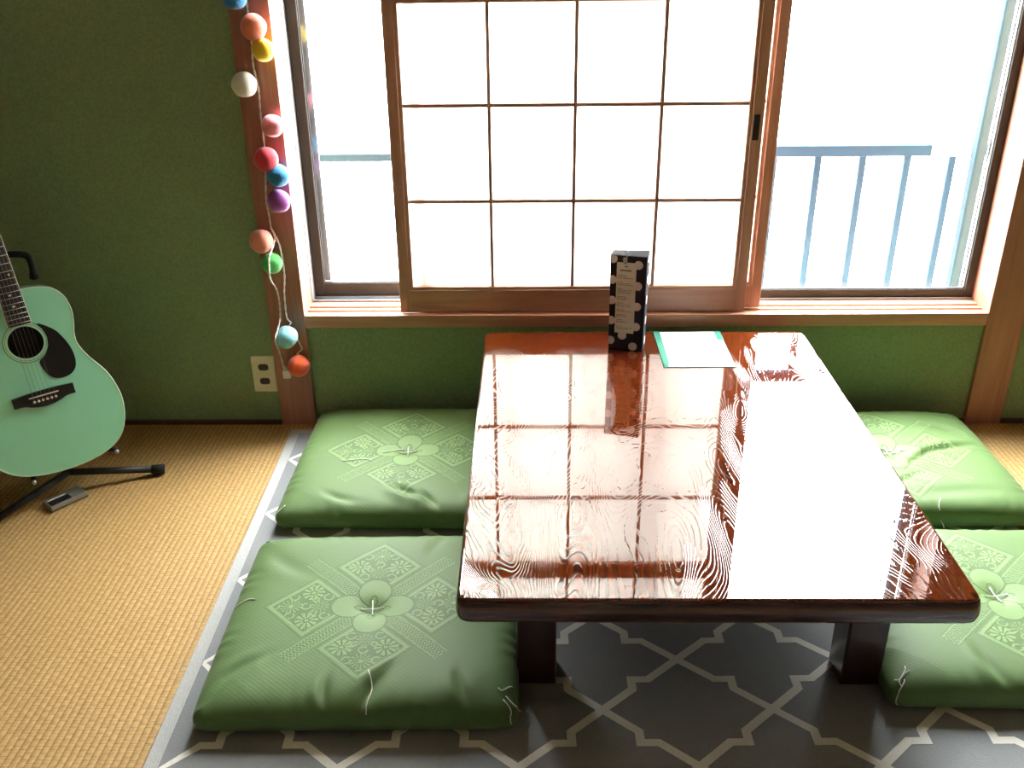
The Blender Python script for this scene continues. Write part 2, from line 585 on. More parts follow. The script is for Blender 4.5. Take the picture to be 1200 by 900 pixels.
def sash(x0, x1, y0, zb0, zb1, wl, wr, nm):
    y1 = y0 + 0.024
    b_ = B()
    b_.box((x0, y0, zb0), (x0 + wl, y1, ZH - .03), 0.003).box((x1 - wr, y0, zb0), (x1, y1, ZH - .03), 0.003)
    b_.box((x0 + wl - .002, y0 + .002, zb0), (x1 - wr + .002, y1, zb1), 0.003).box((x0 + wl - .002, y0 + .002, ZH - .07), (x1 - wr + .002, y1, ZH - .031), 0.003)
    s = wpart(b_, 'sash', M['sash'], win)
    g = B()
    xa, xb = x0 + wl, x1 - wr
    w = 0.0025
    for q in (((xa, zb1), (xa + w, ZH - .07)), ((xb - w, zb1), (xb, ZH - .07)), ((xa, zb1), (xb, zb1 + w))):
        g.box((q[0][0], y0 + .006, q[0][1]), (q[1][0], y0 + .012, q[1][1]))
    wpart(g, 'gasket', M['sash_dark'], s)
    wpart(B().box((xa - .002, y0 + .011, zb1 - .002), (xb + .002, y0 + .014, ZH - .069)), 'pane', M['glass'], s)
    # pale outer lip beyond the glass
    k = B()
    k.box((xa - .001, y1, zb1), (xa + 0.016, y1 + .004, ZH - .07)).box((xb - .004, y1, zb1), (xb + .001, y1 + .004, ZH - .07))
    wpart(k, 'outer_lip', M['sash_pale'], s)


sash(-0.660, 0.36, 2.7165, 0.362, 0.406, 0.032, 0.04, 'l')
sash(0.30, 1.333, 2.6845, 0.361, 0.390, 0.04, 0.040, 'r')


# ------------------------------------------------------------------ outside
structure(B().box((-30, 2.9, -3.2), (30, 60, -3.0)).build('exterior_ground', M['ground']), 'pale ground outside the window')
rail = thing('balcony_railing', 'blue-grey metal balcony railing seen through the glass', 'railing', (1.0, 3.05, -0.3))


def rp(bld, name, mat, label=None):
    o = bld.build(name, mat, rail)
    o.data.transform(Matrix.Translation((-1.0, -3.05, 0.3)))
    if label:
        o['label'] = label
    return o


rp(B().box((0.30, 3.035, 0.708), (1.268, 3.065, 0.744), 0.003), 'top_rail', M['rail'])
rp(B().box((1.268, 3.032, 0.707), (1.405, 3.068, 0.746), 0.004), 'rail_glare', M['rail_white'], 'blown-out stretch of rail, painted white')  # stretch of rail washed out by glare, coloured white and slightly thickened
rp(B().box((1.405, 3.035, 0.708), (2.4, 3.065, 0.744), 0.003), 'end_rail', M['rail_pale'])
rp(B().box((-2.0, 3.04, 0.702), (0.30, 3.06, 0.727), 0.003), 'thin_rail', M['rail_pale'], 'thinner pale grey rail')
for i in range(-4, 11):
    x = 0.918 + 0.1415 * i
    if abs(x - 1.43) < .05:
        continue
    rp(B().box((x - .0110, 3.043, -0.30), (x + .0110, 3.057, 0.709), 0.002), 'baluster', M['rail'])
rp(B().box((0.30, 3.035, -0.34), (2.4, 3.065, -0.30), 0.003), 'bottom_rail', M['rail'])
rp(B().box((1.384, 2.985, -0.35), (1.417, 3.02, 1.9), 0.004), 'end_post', M['rail_pale'])
rp(B().box((0.30, 3.03, -0.34), (0.34, 3.07, 0.709), 0.003), 'post', M['rail'])
structure(B().box((-2.2, WB, -0.5), (2.7, 3.12, -0.36), 0.01).build('balcony_slab', M['ground']), 'narrow concrete balcony slab under the railing')


# ------------------------------------------------------------------ sliding paper screens
def shoji(x0, x1, y0, label, pulls):
    r = thing('shoji_screen', label, 'screen', ((x0 + x1) / 2, y0, 0.3605), 0, 'sliding paper screens')
    off = Vector(r.location)
    dy = 0.025
    sw = 0.040

    def add(b_, name, mat):
        o_ = b_.build(name, mat, r)
        o_.data.transform(Matrix.Translation(-off))
        return o_
    ztop = ZH - 0.002
    zm0, zm1 = 1.204, 1.262
    for a, c_, s in ((x0, x0 + sw, 1), (x1 - sw, x1, -1)):
        b_ = B()
        if s > 0:
            b_.box((a, y0, 0.3605), (c_ - .010, y0 + dy, ztop), 0.0015).box((c_ - .0105, y0 + .004, 0.372), (c_, y0 + dy - .002, ztop - .01), 0.001)
        else:
            b_.box((a + .010, y0, 0.3605), (c_, y0 + dy, ztop), 0.0015).box((a, y0 + .004, 0.372), (a + .0105, y0 + dy - .002, ztop - .01), 0.001)
        add(b_, 'stile', M['shoji_v'])
    xi0, xi1 = x0 + sw, x1 - sw
    for z0, z1, lip in ((0.3605, 0.438, 1), (zm0, zm1, 2), (ztop - .05, ztop, -1)):
        b_ = B()
        b_.box((xi0 - .011, y0 + .0005, z0 + (.009 if lip == 2 else 0)), (xi1 + .011, y0 + dy, z1 - (.009 if lip > 0 else 0)), 0.0012)
        if lip > 0:
            b_.box((xi0 - .001, y0 + .004, z1 - .0095), (xi1 + .001, y0 + dy - .002, z1), 0.001)
        if lip == 2:
            b_.box((xi0 - .001, y0 + .004, z0), (xi1 + .001, y0 + dy - .002, z0 + .0095), 0.001)
        add(b_, 'rail', M['shoji_h'])
    xs = [xi0 + (xi1 - xi0) * k / 4 for k in range(5)]
    zs = [0.438, 0.6875, 0.948, zm0]
    zs2 = [zm1, 1.485, ztop - .05]
    hw = 0.0048
    for x in xs[1:4]:
        for z0, z1 in ((zs[0], zs[-1]), (zs2[0], zs2[-1])):
            add(B().box((x - hw, y0 + .008, z0 - .002), (x + hw, y0 + .0195, z1 + .002), 0.0008), 'muntin', M['shoji_v'])
    for z in (zs[1], zs[2], zs2[1]):
        add(B().box((xi0 - .002, y0 + .0085, z - hw), (xi1 + .002, y0 + .019, z + hw), 0.0008), 'muntin', M['shoji_h'])
    for zz in (zs, zs2):
        for j in range(len(zz) - 1):
            for i in range(4):
                add(B().box((xs[i], y0 + .0200, zz[j]), (xs[i + 1], y0 + .0204, zz[j + 1])), 'paper_pane', M['paper'])
    for px in pulls:
        pz = 0.887
        b_ = B().box((px - .0085, y0 - .0012, pz - .034), (px + .0085, y0 + .002, pz + .034), 0.0008)
        pl_ = add(b_, 'finger_pull', M['pull'])
        pl_['label'] = 'black recessed finger pull'
    return r


shoji(-0.382, 0.621, 2.5865, 'wooden lattice paper screen in front, with black finger pull', [0.603])
shoji(-0.332, 0.672, 2.6175, 'second paper screen almost hidden behind the latticed one', [])

# ------------------------------------------------------------------ rug
RW = math.radians(0.9)
rug = thing('area_rug', 'grey rug with white trellis pattern under the table', 'rug', (0.25, 1.64, 0.0), RW)
RX0, RX1, RY0, RY1 = -0.965, 0.975, -0.92, 0.90
RT = 0.008
b = B()
b.box((RX0 + .028, RY0 + .028, 0.0003), (RX1 - .028, RY1 - .028, RT), 0.002)
b.build('pile', M['rug'], rug)
b = B()
b.box((RX0, RY0, 0.0002), (RX0 + .030, RY1, RT - .001), 0.002).box((RX1 - .030, RY0, 0.0002), (RX1, RY1, RT - .001), 0.002)
b.box((RX0, RY0, 0.0002), (RX1, RY0 + .030, RT - .0012), 0.002).box((RX0, RY1 - .03, 0.0002), (RX1, RY1, RT - .0012), 0.002)
b.build('edge_binding', M['rug_edge'], rug)
b = B()
ci, si = math.cos(-RW), math.sin(-RW)


def rug_local(x, y):
    dx, dy = x - 0.25, y - 1.64
    return dx * ci - dy * si, dx * si + dy * ci


n0x, n0y = rug_local(0.299, 1.520)
HX, HY = 0.1645, 0.139
wl = 0.0085


def strip(path, lift):
    # mitred ribbon along a polyline, clipped to the rug
    pts = [Vector((p[0], p[1], 0)) for p in path]
    L, Rr = [], []
    for i, p in enumerate(pts):
        d0 = (p - pts[i - 1]).normalized() if i else (pts[1] - p).normalized()
        d1 = (pts[i + 1] - p).normalized() if i < len(pts) - 1 else d0
        n0 = Vector((-d0.y, d0.x, 0))
        n1 = Vector((-d1.y, d1.x, 0))
        m_ = (n0 + n1).normalized()
        k = wl / max(0.5, m_.dot(n0))
        L.append(p + m_ * k)
        Rr.append(p - m_ * k)
    z = RT + 0.0006 + lift

    def cl(p):
        return (min(max(p.x, RX0 + .031), RX1 - .031), min(max(p.y, RY0 + .031), RY1 - .031), z)
    for i in range(len(pts) - 1):
        if all(not (RX0 + .03 < q.x < RX1 - .03 and RY0 + .03 < q.y < RY1 - .03) for q in (pts[i], pts[i + 1])):
            continue
        try:
            b.bm.faces.new([b.bm.verts.new(cl(q)) for q in (Rr[i], Rr[i + 1], L[i + 1], L[i])])
        except Exception:
            pass


for iy in range(-9, 10):
    for ix in range(-9, 10):
        if (ix + iy) % 2:
            continue
        if iy % 2 == 0:
            continue          # start from the nodes level with B and C
        x0, y0 = n0x + ix * HX, n0y + iy * HY
        for sx in (-1, 1):
            for sy in (-1, 1):
                strip([(x0, y0), (x0 + sx * .064, y0 + sy * .055), (x0 + sx * .064, y0 + sy * .082),
                       (x0 + sx * .098, y0 + sy * .082), (x0 + sx * HX, y0 + sy * HY)], 0.00015 if sx == sy else 0.0)
tp = b.build('trellis_pattern', M['rug_white'], rug)
tp['label'] = 'white woven trellis lines'

# ------------------------------------------------------------------ low table
TX0, TX1, TY0, TY1, TZ = -0.128, 0.772, 1.310, 2.507, 0.330
tb = thing('low_table', 'low dark red lacquered wooden table with bold wavy grain', 'table', ((TX0 + TX1) / 2, (TY0 + TY1) / 2, 0.009))
toff = Matrix.Translation(-Vector(tb.location))


def rrect(x0, x1, y0, y1, r, n=6):
    out = []
    for cx, cy, a0 in ((x1 - r, y1 - r, 0), (x0 + r, y1 - r, 90), (x0 + r, y0 + r, 180), (x1 - r, y0 + r, 270)):
        for k in range(n + 1):
            a = math.radians(a0 + 90 * k / n)
            out.append((cx + r * math.cos(a), cy + r * math.sin(a)))
    return out


def loft(b_, rings):
    rv = [[b_.bm.verts.new(p) for p in ring] for ring in rings]
    n = len(rv[0])
    for i in range(len(rv) - 1):
        for k in range(n):
            f_ = b_.bm.faces.new((rv[i][k], rv[i][(k + 1) % n], rv[i + 1][(k + 1) % n], rv[i + 1][k]))
            f_.smooth = True
    b_.bm.faces.new(rv[0][::-1])
    b_.bm.faces.new(rv[-1])


b = B()
prof = [(-0.012, 0.277), (-0.004, 0.279), (0.001, 0.285), (0.003, 0.296), (0.0025, 0.312), (0.0, 0.3225), (-0.0025, 0.3245)]
loft(b, [[(x, y, z) for x, y in rrect(TX0 - e - .003, TX1 + e + .003, TY0 - e - .003, TY1 + e + .003, 0.022)] for e, z in prof])
o = b.build('table_edge', M['table_edge'], tb)
o.data.transform(toff)
b = B()
prof = [(-0.0035, 0.3235), (-0.0025, 0.3265), (-0.003, 0.3285), (-0.005, 0.3298), (-0.007, 0.330)]
loft(b, [[(x, y, z) for x, y in rrect(TX0 - e - .003, TX1 + e + .003, TY0 - e - .003, TY1 + e + .003, 0.02)] for e, z in prof])
o = b.build('tabletop', M['table_top'], tb)
o.data.transform(toff)
for f_ in o.data.polygons:
    f_.use_smooth = abs(f_.normal.z) < 0.99
for x in (-0.030, 0.612):
    for y in (1.447, 2.292):
        o = B().box((x, y, 0.009), (x + .078, y + .078, 0.279), 0.004).build('leg', M['table_leg'], tb)
        o.data.transform(toff)
for y in (1.475, 2.32):
    o = B().box((0.048, y, 0.235), (0.612, y + .022, 0.278), 0.002).build('apron', M['table_leg'], tb)
    o.data.transform(toff)


# ------------------------------------------------------------------ floor cushions
def weave(X, Y):
    X, Y = X / 1.2, Y / 1.2
    p, q = (X + Y) / math.sqrt(2), (X - Y) / math.sqrt(2)
    P, Q = np.abs(p), np.abs(q)
    w = np.zeros_like(X)
    a, bb = 0.024, 0.132
    inside = (P > a) & (P < bb) & (Q > a) & (Q < bb)
    edge = np.minimum(np.minimum(P - a, bb - P), np.minimum(Q - a, bb - Q))
    w[inside] = -0.55
    w[inside & (edge < 0.0065)] = 0.75
    outer = (P > a - .006) & (P < bb + .006) & (Q > a - .006) & (Q < bb + .006) & ~inside
    eo = np.maximum(np.maximum(a - P, P - bb), np.maximum(a - Q, Q - bb))
    w[outer & (eo > .0035)] = -0.6
    core = inside & (edge > 0.008)

    def rel(cx, cy):
        dx, dy = P - cx, Q - cy
        return np.hypot(dx, dy), np.arctan2(dy, dx)
    for cx, cy in ((0.052, 0.104), (0.104, 0.052)):
        r, th = rel(cx, cy)
        w[core & (r < 0.021)] = -0.7
        w[core & (r < 0.020) & (r > .006) & (np.cos(10 * th) > -0.35)] = 0.9
        w[core & (r < 0.0035)] = 0.9
    r, th = rel(0.102, 0.102)
    w[core & (r < 0.019) & (np.cos(14 * th) > 0.1)] = 0.55
    w[core & (r < 0.004)] = 0.9
    r, th = rel(0.066, 0.066)
    w[core & (r < 0.016) & (np.cos(12 * th) > 0.1)] = 0.45
    for cx, cy, rr in ((.083, .118, .0075), (.118, .083, .0075), (.04, .075, .008), (.075, .04, .008), (.083, .083, .0075),
                       (.034, .121, .006), (.121, .034, .006), (.121, .121, .006), (.06, .085, .005), (.085, .06, .005), (.037, .045, .006), (.045, .037, .006)):
        r, th = rel(cx, cy)
        w[core & (np.abs(r - rr) < 0.0018) & (th < 2.4)] = 0.75
    band = ((Q < a - .007) & (P < 0.185)) | ((P < a - .007) & (Q < 0.185))
    S = np.where(P > Q, p, q)
    T = np.where(P > Q, Q, P)
    hatch = np.where(np.sin(S * 2 * math.pi / 0.0065 + np.floor(T / 0.004) * math.pi) > 0, 0.55, -0.5)
    w = np.where(band & ~inside, np.where(T > 0.0125, np.where(T > .0148, -0.5, .7), hatch), w)
    # four-petal flower
    for cx, cy in ((.041, 0), (-.041, 0), (0, .041), (0, -.041)):
        dx, dy = X - cx, Y - cy
        rad = np.where(cx != 0, np.hypot(dx / 0.031, dy / 0.028), np.hypot(dx / 0.028, dy / 0.031))
        w[rad < 1.10] = -0.75
        w[rad < 1.0] = 0.62
        ix, iy = cx * 0.5, cy * 0.5
        rad2 = np.hypot((X - ix) / (.011 if cx else .006), (Y - iy) / (.011 if cy else .006))
        w[(rad2 < 1.15) & (rad2 > .8)] = -0.4
    w[np.hypot(X, Y) < 0.012] = 0.1
    return w


def make_cushion(label, cx, cy, hx, hy, H, rot, n, seed, loose, thread_dir):
    r = thing('floor_cushion', label, 'cushion', (cx, cy, RT + .0008), rot, 'green zabuton cushions')
    g = np.random.default_rng(seed)
    s = np.linspace(-1, 1, n)
    u = s * (1.42 - 0.42 * s * s)
    U, V = np.meshgrid(u, u, indexing='xy')
    # outline: rounded square, full and boxy to the rim
    RHO = np.maximum(np.maximum(np.abs(U), np.abs(V)), 1e-6)
    un, vn = np.abs(U) / RHO, np.abs(V) / RHO
    kk = (un ** 26 + vn ** 26) ** (-1 / 26)
    kk = 1 + (kk - 1) * RHO ** 5
    X = U * hx * kk
    Y = V * hy * kk
    e = np.clip(1 - RHO ** 11, 0, 1)
    dome = np.clip(1 - 0.13 * (U ** 2 + V ** 2), 0, 1)
    zs_ = 0.026 + (H - .026) * (e ** 0.40) * dome
    cr = np.clip((np.abs(U) + np.abs(V) - 1.5) / .5, 0, 1)
    zs_ -= 0.006 * cr * e ** .3
    # centre tuft
    R0 = np.hypot(X, Y)
    zs_ -= 0.012 * np.exp(-(R0 / 0.030) ** 2) + 0.006 * np.exp(-(R0 / 0.13) ** 2)
    # soft lumps
    for _ in range(9):
        k = g.normal(0, 9, 2)
        zs_ += 0.0011 * np.sin(X * k[0] + Y * k[1] + g.uniform(0, 6)) * e
    # creases running in from the edges
    for (px, py, ang, ln, dp, wd) in loose:
        dx, dy = X - px, Y - py
        al = dx * math.cos(ang) + dy * math.sin(ang)
        ac = -dx * math.sin(ang) + dy * math.cos(ang)
        ac = ac + 0.10 * al * al / max(ln, .01)
        zs_ -= dp * np.exp(-(ac / wd) ** 2) * np.exp(-(al / ln) ** 2) * e ** .2
        zs_ += dp * 0.5 * np.exp(-((ac - wd * 1.8) / (wd * 1.2)) ** 2) * np.exp(-(al / ln) ** 2) * e ** .2
    # gathered puckers near the seam
    th = np.where(np.abs(U) > np.abs(V), V, U)
    edgeW = np.exp(-((1 - np.maximum(np.abs(U), np.abs(V))) / 0.10) ** 2)
    zs_ += 0.0016 * edgeW * e ** .3 * np.sin(th * 34 + 3 * np.sin(th * 9 + seed)) 
    wv = weave(X, Y)
    verts = np.stack([X, Y, zs_], -1).reshape(-1, 3)
    idx = np.arange(n * n).reshape(n, n)
    quads = np.stack([idx[:-1, :-1], idx[:-1, 1:], idx[1:, 1:], idx[1:, :-1]], -1).reshape(-1, 4)
    # underside: coarse grid sharing the rim shape
    st = max(1, n // 60)
    keep = np.unique(np.concatenate([np.arange(0, n, st), [n - 1]]))
    Ub, Vb = U[np.ix_(keep, keep)], V[np.ix_(keep, keep)]
    eb = np.clip(1 - RHO[np.ix_(keep, keep)] ** 12, 0, 1)
    Zb = 0.026 * (1 - eb ** 0.35) + 0.0
    rim = (eb <= 1e-9)
    Zb[rim] = zs_[np.ix_(keep, keep)][rim]
    vb = np.stack([X[np.ix_(keep, keep)], Y[np.ix_(keep, keep)], Zb], -1).reshape(-1, 3)
    m_ = len(keep)
    ib = np.arange(m_ * m_).reshape(m_, m_) + n * n
    qb = np.stack([ib[:-1, :-1], ib[1:, :-1], ib[1:, 1:], ib[:-1, 1:]], -1).reshape(-1, 4)
    allv = np.concatenate([verts, vb])
    allq = np.concatenate([quads, qb])
    me = bpy.data.meshes.new('cover')
    me.vertices.add(len(allv))
    me.vertices.foreach_set('co', allv.astype(np.float32).ravel())
    me.loops.add(allq.size)
    me.loops.foreach_set('vertex_index', allq.astype(np.int32).ravel())
    me.polygons.add(len(allq))
    me.polygons.foreach_set('loop_start', (np.arange(len(allq)) * 4).astype(np.int32))
    me.polygons.foreach_set('use_smooth', np.ones(len(allq), bool))
    me.update(calc_edges=True)
    at = me.attributes.new('weave', 'FLOAT', 'POINT')
    at.data.foreach_set('value', np.concatenate([wv.ravel(), np.zeros(len(vb))]).astype(np.float32))
    me.materials.append(M['cushion'])
    link('cover', me, r)

    def zat(x, y):
        i = int(np.argmin(np.abs(X[n // 2] - x)))
        j = int(np.argmin(np.abs(Y[:, n // 2] - y)))
        return float(zs_[j, i])
    # tuft stitch: cross of white thread
    d = 0.020
    z0 = zat(0, 0)
    for k, (ax, ay) in enumerate(((1, 0.12), (-.12, 1))):
        pts = []
        for q in np.linspace(-1.25, 1.25, 9):
            x, y = ax * q * d, ay * q * d
            pts.append((x, y, zat(x, y) + 0.0022 + 0.003 * max(0, 1 - abs(q))))
        B().tube(pts, 0.0014, 6).build('tuft_thread', M['thread'], r)
    # loose threads at the corners and mid-edges
    for (x, y, dx, dy, ln) in thread_dir:
        pts = []
        for q in range(9):
            f_ = q / 8
            xx = x + dx * ln * f_ + 0.006 * math.sin(f_ * 5 + seed) * dy
            yy = y + dy * ln * f_ + 0.006 * math.sin(f_ * 5 + seed) * dx
            zz = zat(xx, yy) + .0018 if abs(xx) < hx * .985 and abs(yy) < hy * .985 else max(0.002, 0.036 - 0.9 * max(abs(xx) - hx * .985, abs(yy) - hy * .985, 0))
            pts.append((xx, yy, zz))
        B().tube(pts, 0.0011, 5).build('corner_thread', M['thread'], r)
    return r


dents_lf = [(0.03, -0.235, 1.15, .05, .011, .014), (-0.06, -0.25, 1.7, .035, .006, .010), (0.20, -0.24, 1.9, .04, .006, .012), (-0.24, -.18, 0.8, .05, .005, .012),
            (-0.22, 0.16, 2.4, .07, .003, .02), (0.12, 0.22, 1.2, .05, .004, .015)]
th_lf = [(0.02, -0.20, 0.12, -1, .085), (-0.255, 0.03, -1, -0.1, .05), (.28, -.26, .6, -1, .035), (.285, -.25, 1, -.5, .03), (.27, -.235, 1, .3, .025)]
make_cushion('green cushion filling the floor in front of the tatami, showing its whole clover motif', -0.338, 1.597, 0.309, 0.289, 0.080, math.radians(1.0), 520, 3, dents_lf, th_lf)
dents_lb = [(0.02, -0.21, 2.6, .05, .011, .014), (0.08, -0.24, 2.2, .04, .008, .012), (-0.15, -.235, 2.7, .04, .005, .012), (-.2, .0, .2, .08, .003, .02), (.2, -.23, 1.2, .04, .006, .01)]
th_lb = [(-.17, -.055, 1, .0, .08), (-.285, -.262, -.6, -1, .03), (-.02, .01, -1, -.5, .05)]
make_cushion('green cushion between the red post and the table, against the wall', -0.340, 2.264, 0.306, 0.292, 0.078, math.radians(-0.6), 380, 11, dents_lb, th_lb)
dents_rf = [(-.10, -.22, 1.9, .05, .006, .012), (.16, -.2, 2.2, .06, .008, .012), (.05, -.24, 1.4, .04, .006, .01), (-.2, .22, 1.3, .05, .005, .012), (-.05, .23, 1.9, .05, .005, .012)]
th_rf = [(-.27, -.22, -.3, -1, .04), (-.26, -.235, -1, -.2, .03), (-.28, -.25, -.4, -1, .03)]
make_cushion('green cushion cut off by the picture edge, clover motif beside the near table corner', 0.993, 1.643, 0.305, 0.274, 0.080, math.radians(-1.0), 420, 23, dents_rf, th_rf)
dents_rb = [(.08, -.02, .7, .07, .006, .01), (-.02, .13, .8, .06, .004, .008), (.17, .02, .3, .07, .008, .012), (.0, -.14, .6, .06, .004, .010), (.2, .12, -.5, .06, .006, .012), (.1, -.2, .1, .12, .004, .02)]
th_rb = [(.045, -.235, -.1, -1, .05), (-.03, .02, 1, -.15, .05), (.02, -.005, 1, .4, .03)]
make_cushion('green cushion near the bare wooden post on the far side of the table', 0.970, 2.252, 0.300, 0.270, 0.082, math.radians(0.6), 320, 31, dents_rb, th_rb)

# ------------------------------------------------------------------ acoustic guitar
GP = Vector((-1.331, 2.291, 0.242))
ex = Vector((0.832, 0.551, 0.063)).normalized()
ey = Vector((-0.165, 0.137, 0.977))
ey = (ey - ex * ey.dot(ex)).normalized()
nz_ = ex.cross(ey)
gt = thing('acoustic_guitar', 'mint green acoustic guitar resting on a black stand', 'guitar')
GS = 0.95
gb = Vector((-1.2297, 2.1476, 0.0930))
gt.matrix_world = Matrix(((ex.x, ey.x, nz_.x, gb.x), (ex.y, ey.y, nz_.y, gb.y), (ex.z, ey.z, nz_.z, gb.z), (0, 0, 0, 1))) @ Matrix.Scale(GS, 4)
OY = 0.222
half = [(0.0, .287), (.04, .2865), (.079, .281), (.106, .268), (.125, .243), (.132, .206), (.128, .172), (.120, .138), (.121, .106), (.139, .064), (.168, .016), (.184, -.036),
        (.187, -.085), (.175, -.139), (.149, -.180), (.107, -.206), (.05, -.219), (0.0, -.222)]
hs = spline(half, 5)
outline = [(x, y + OY) for x, y in hs] + [(-x, y + OY) for x, y in hs[-2:0:-1]]
HR = 0.0435
HCY = OY + 0.148


def plate(b_, outer, z, hole=None, hr=0):
    ov = [b_.bm.verts.new((x, y, z)) for x, y in outer]
    es = [b_.bm.edges.new((ov[i], ov[(i + 1) % len(ov)])) for i in range(len(ov))]
    hv = []
    if hole:
        hv = [b_.bm.verts.new((hole[0] + hr * math.cos(k * math.pi / 24), hole[1] + hr * math.sin(k * math.pi / 24), z)) for k in range(48)]
        es += [b_.bm.edges.new((hv[i], hv[(i + 1) % 48])) for i in range(48)]
    bmesh.ops.triangle_fill(b_.bm, edges=es, use_beauty=True)
    return ov, hv


b = B()
o1, h1 = plate(b, outline, 0.0, (0, HCY), HR)
o2, h2 = plate(b, outline, -0.003, (0, HCY), HR)
for a_, c_ in ((o1, o2), (h1, h2)):
    for k in range(len(a_)):
        b.bm.faces.new((a_[k], a_[(k + 1) % len(a_)], c_[(k + 1) % len(a_)], c_[k]))
b.build('soundboard', M['mint'], gt)
b = B()
nO = len(outline)
r1 = [b.bm.verts.new((x, y, -0.0031)) for x, y in outline]
r2_ = [b.bm.verts.new((x, y, -0.095)) for x, y in outline]
for k in range(nO):
    f_ = b.bm.faces.new((r1[k], r2_[k], r2_[(k + 1) % nO], r1[(k + 1) % nO]))
    f_.smooth = True
b.bm.faces.new(r2_)
b.build('body', M['mint'], gt)
B().tube([(x, y, -0.0012) for x, y in outline] + [(*outline[0], -0.0012)], 0.0022, 6, False).build('binding', M['mint_light'], gt)
B().ring(0, HCY, HR + .001, HR + .0035, 0, .0006).build('rosette', M['mint_light'], gt)
B().ring(0, HCY, HR + .0065, HR + .0075, 0, .0005).ring(0, HCY, HR + .0105, HR + .0125, 0, .0005).build('rosette', M['mint_ring'], gt)
B().ring(0, HCY, HR + .0075, HR + .0105, 0, .0006).build('rosette', M['mint_light'], gt)
pg = spline([(.040, .190), (.060, .178), (.082, .155), (.100, .112), (.104, .075), (.097, .048), (.078, .033), (.048, .032), (.027, .048), (.0165, .0865), (.034, .101), (.047, .120), (.053, .148), (.048, .172)], 5, True)
B().prism([(x, y + OY) for x, y in pg], 0.0002, 0.0016, 0.0006).build('pickguard', M['black_gloss'], gt)
br = spline([(-.079, .009), (-.04, .012), (0, .013), (.04, .012), (.078, .009)], 5)
br2 = spline([(.078, -.018), (.055, -.019), (.035, -.026), (.012, -.031), (-.012, -.031), (-.035, -.026), (-.055, -.019), (-.079, -.018)], 5)
B().prism([(x, y + OY) for x, y in br + br2], 0.0002, 0.0085, 0.002).build('bridge', M['black_wood'], gt)
B().box((-.038, OY - .0015, .008), (.038, OY + .0015, .0115), .0006).build('saddle', M['ivory'], gt)
for k in range(6):
    x = -.0275 + .011 * k
    pin = B().ball((x, OY - .013, .0095), .0036, 10, (1, 1, .6)).build('bridge_pin', M['ivory'], gt)
    B().ball((x, OY - .013, .0113), .0011, 6, (1, 1, .6)).build('pin_dot', M['black_gloss'], pin)
SC = 0.645
fy = lambda n_: SC * 2 ** (-n_ / 12) + OY
fw = lambda y: .0215 + (.0285 - .0215) * (fy(0) - y) / (fy(0) - (OY + .198))
ye, yn = OY + .1965, fy(0)
B().prism([(-fw(ye), ye), (fw(ye), ye), (fw(yn), yn), (-fw(yn), yn)], 0.0002, 0.0085, 0.0008).build('fretboard', M['fretboard'], gt)
b = B()
for s in (-1, 1):
    b.tube([(s * fw(ye), ye, .0075), (s * fw(yn), yn, .0075)], .0011, 5)
b.tube([(-fw(ye), ye, .007), (fw(ye), ye, .007)], .0011, 5)
b.build('neck_binding', M['ivory'], gt)
for k in range(1, 21):
    y = fy(k)
    if y < ye + .004:
        break
    B().tube([(-fw(y), y, .0085), (fw(y), y, .0085)], .0009, 5).build('fret', M['fret'], gt)
for k, xs_ in ((3, (0,)), (5, (0,)), (7, (0,)), (9, (0,)), (12, (-.0135, .0135)), (15, (0,)), (17, (0,))):
    y = (fy(k) + fy(k - 1)) / 2
    for x in xs_:
        B().ring(x, y, 0.0001, .0029, .0084, .0089, 14).build('position_dot', M['ivory'], gt)
# neck, heel, headstock
b = B()
rings = []
for y in np.linspace(OY + .283, yn + .01, 12):
    w_ = fw(y)
    dpt = .021 + (.006 * max(0, 1 - (y - OY - .283) / .25)) + (.05 * max(0, 1 - (y - OY - .283) / .06) ** 2)
    rings.append([(w_ * math.cos(a), y, .0005 - dpt * math.sin(a) ** .8 if 0 < a < math.pi - 1e-6 else .0005) for a in np.linspace(0, math.pi, 11)])
loft(b, rings)
b.build('neck', M['mint'], gt)
B().box((-.0215, yn, .002), (.0215, yn + .005, .0115), .0006).build('nut', M['ivory'], gt)
hp = [(-.021, 0), (.021, 0), (.034, .03), (.0365, .16), (.028, .178), (0, .183), (-.028, .178), (-.0365, .16), (-.034, .03)]
hd = B().prism(hp, -.015, 0.0, .0015).build('headstock', M['black_wood'], gt)
hd.data.transform(Matrix.Translation((0, yn + .003, 0.004)) @ Matrix.Rotation(math.radians(-14), 4, 'X'))
for s in (-1, 1):
    for k in range(3):
        y = yn + .035 + .043 * k
        z = .004 - math.tan(math.radians(14)) * (y - yn)
        tn = B().tube([(s * .026, y, z), (s * .026, y, z + .014)], .003, 8).build('tuner_post', M['fret'], gt)
        B().tube([(s * .03, y, z - .008), (s * .05, y, z - .008)], .0025, 6).ball((s * .055, y, z - .008), .009, 10, (.8, .7, 1)).build('tuner_button', M['fret'], tn)
for k in range(6):
    t_ = k - 2.5
    sx_ = -1 if t_ < 0 else 1
    pts = [(t_ * .011, OY - .012, .009), (t_ * .0108, OY + .0, .0122), (t_ * .0074, yn + .002, .0125),
           (sx_ * .024, yn + .035 + .043 * (2.5 - abs(t_)), .012 - .25 * (.035 + .043 * (2.5 - abs(t_))))]
    B().tube(pts, .00062 - .00006 * k, 4).build('string', M['steel'], gt)
B().prism(outline[::3], -.0945, -.094).build('inner_back', M['dark_inside'], gt)
ml = [(x * .985, (y - OY) * .985 + OY) for x, y in outline[::2]]
b = B()
q1 = [b.bm.verts.new((x, y, -.0035)) for x, y in ml]
q2 = [b.bm.verts.new((x, y, -.094)) for x, y in ml]
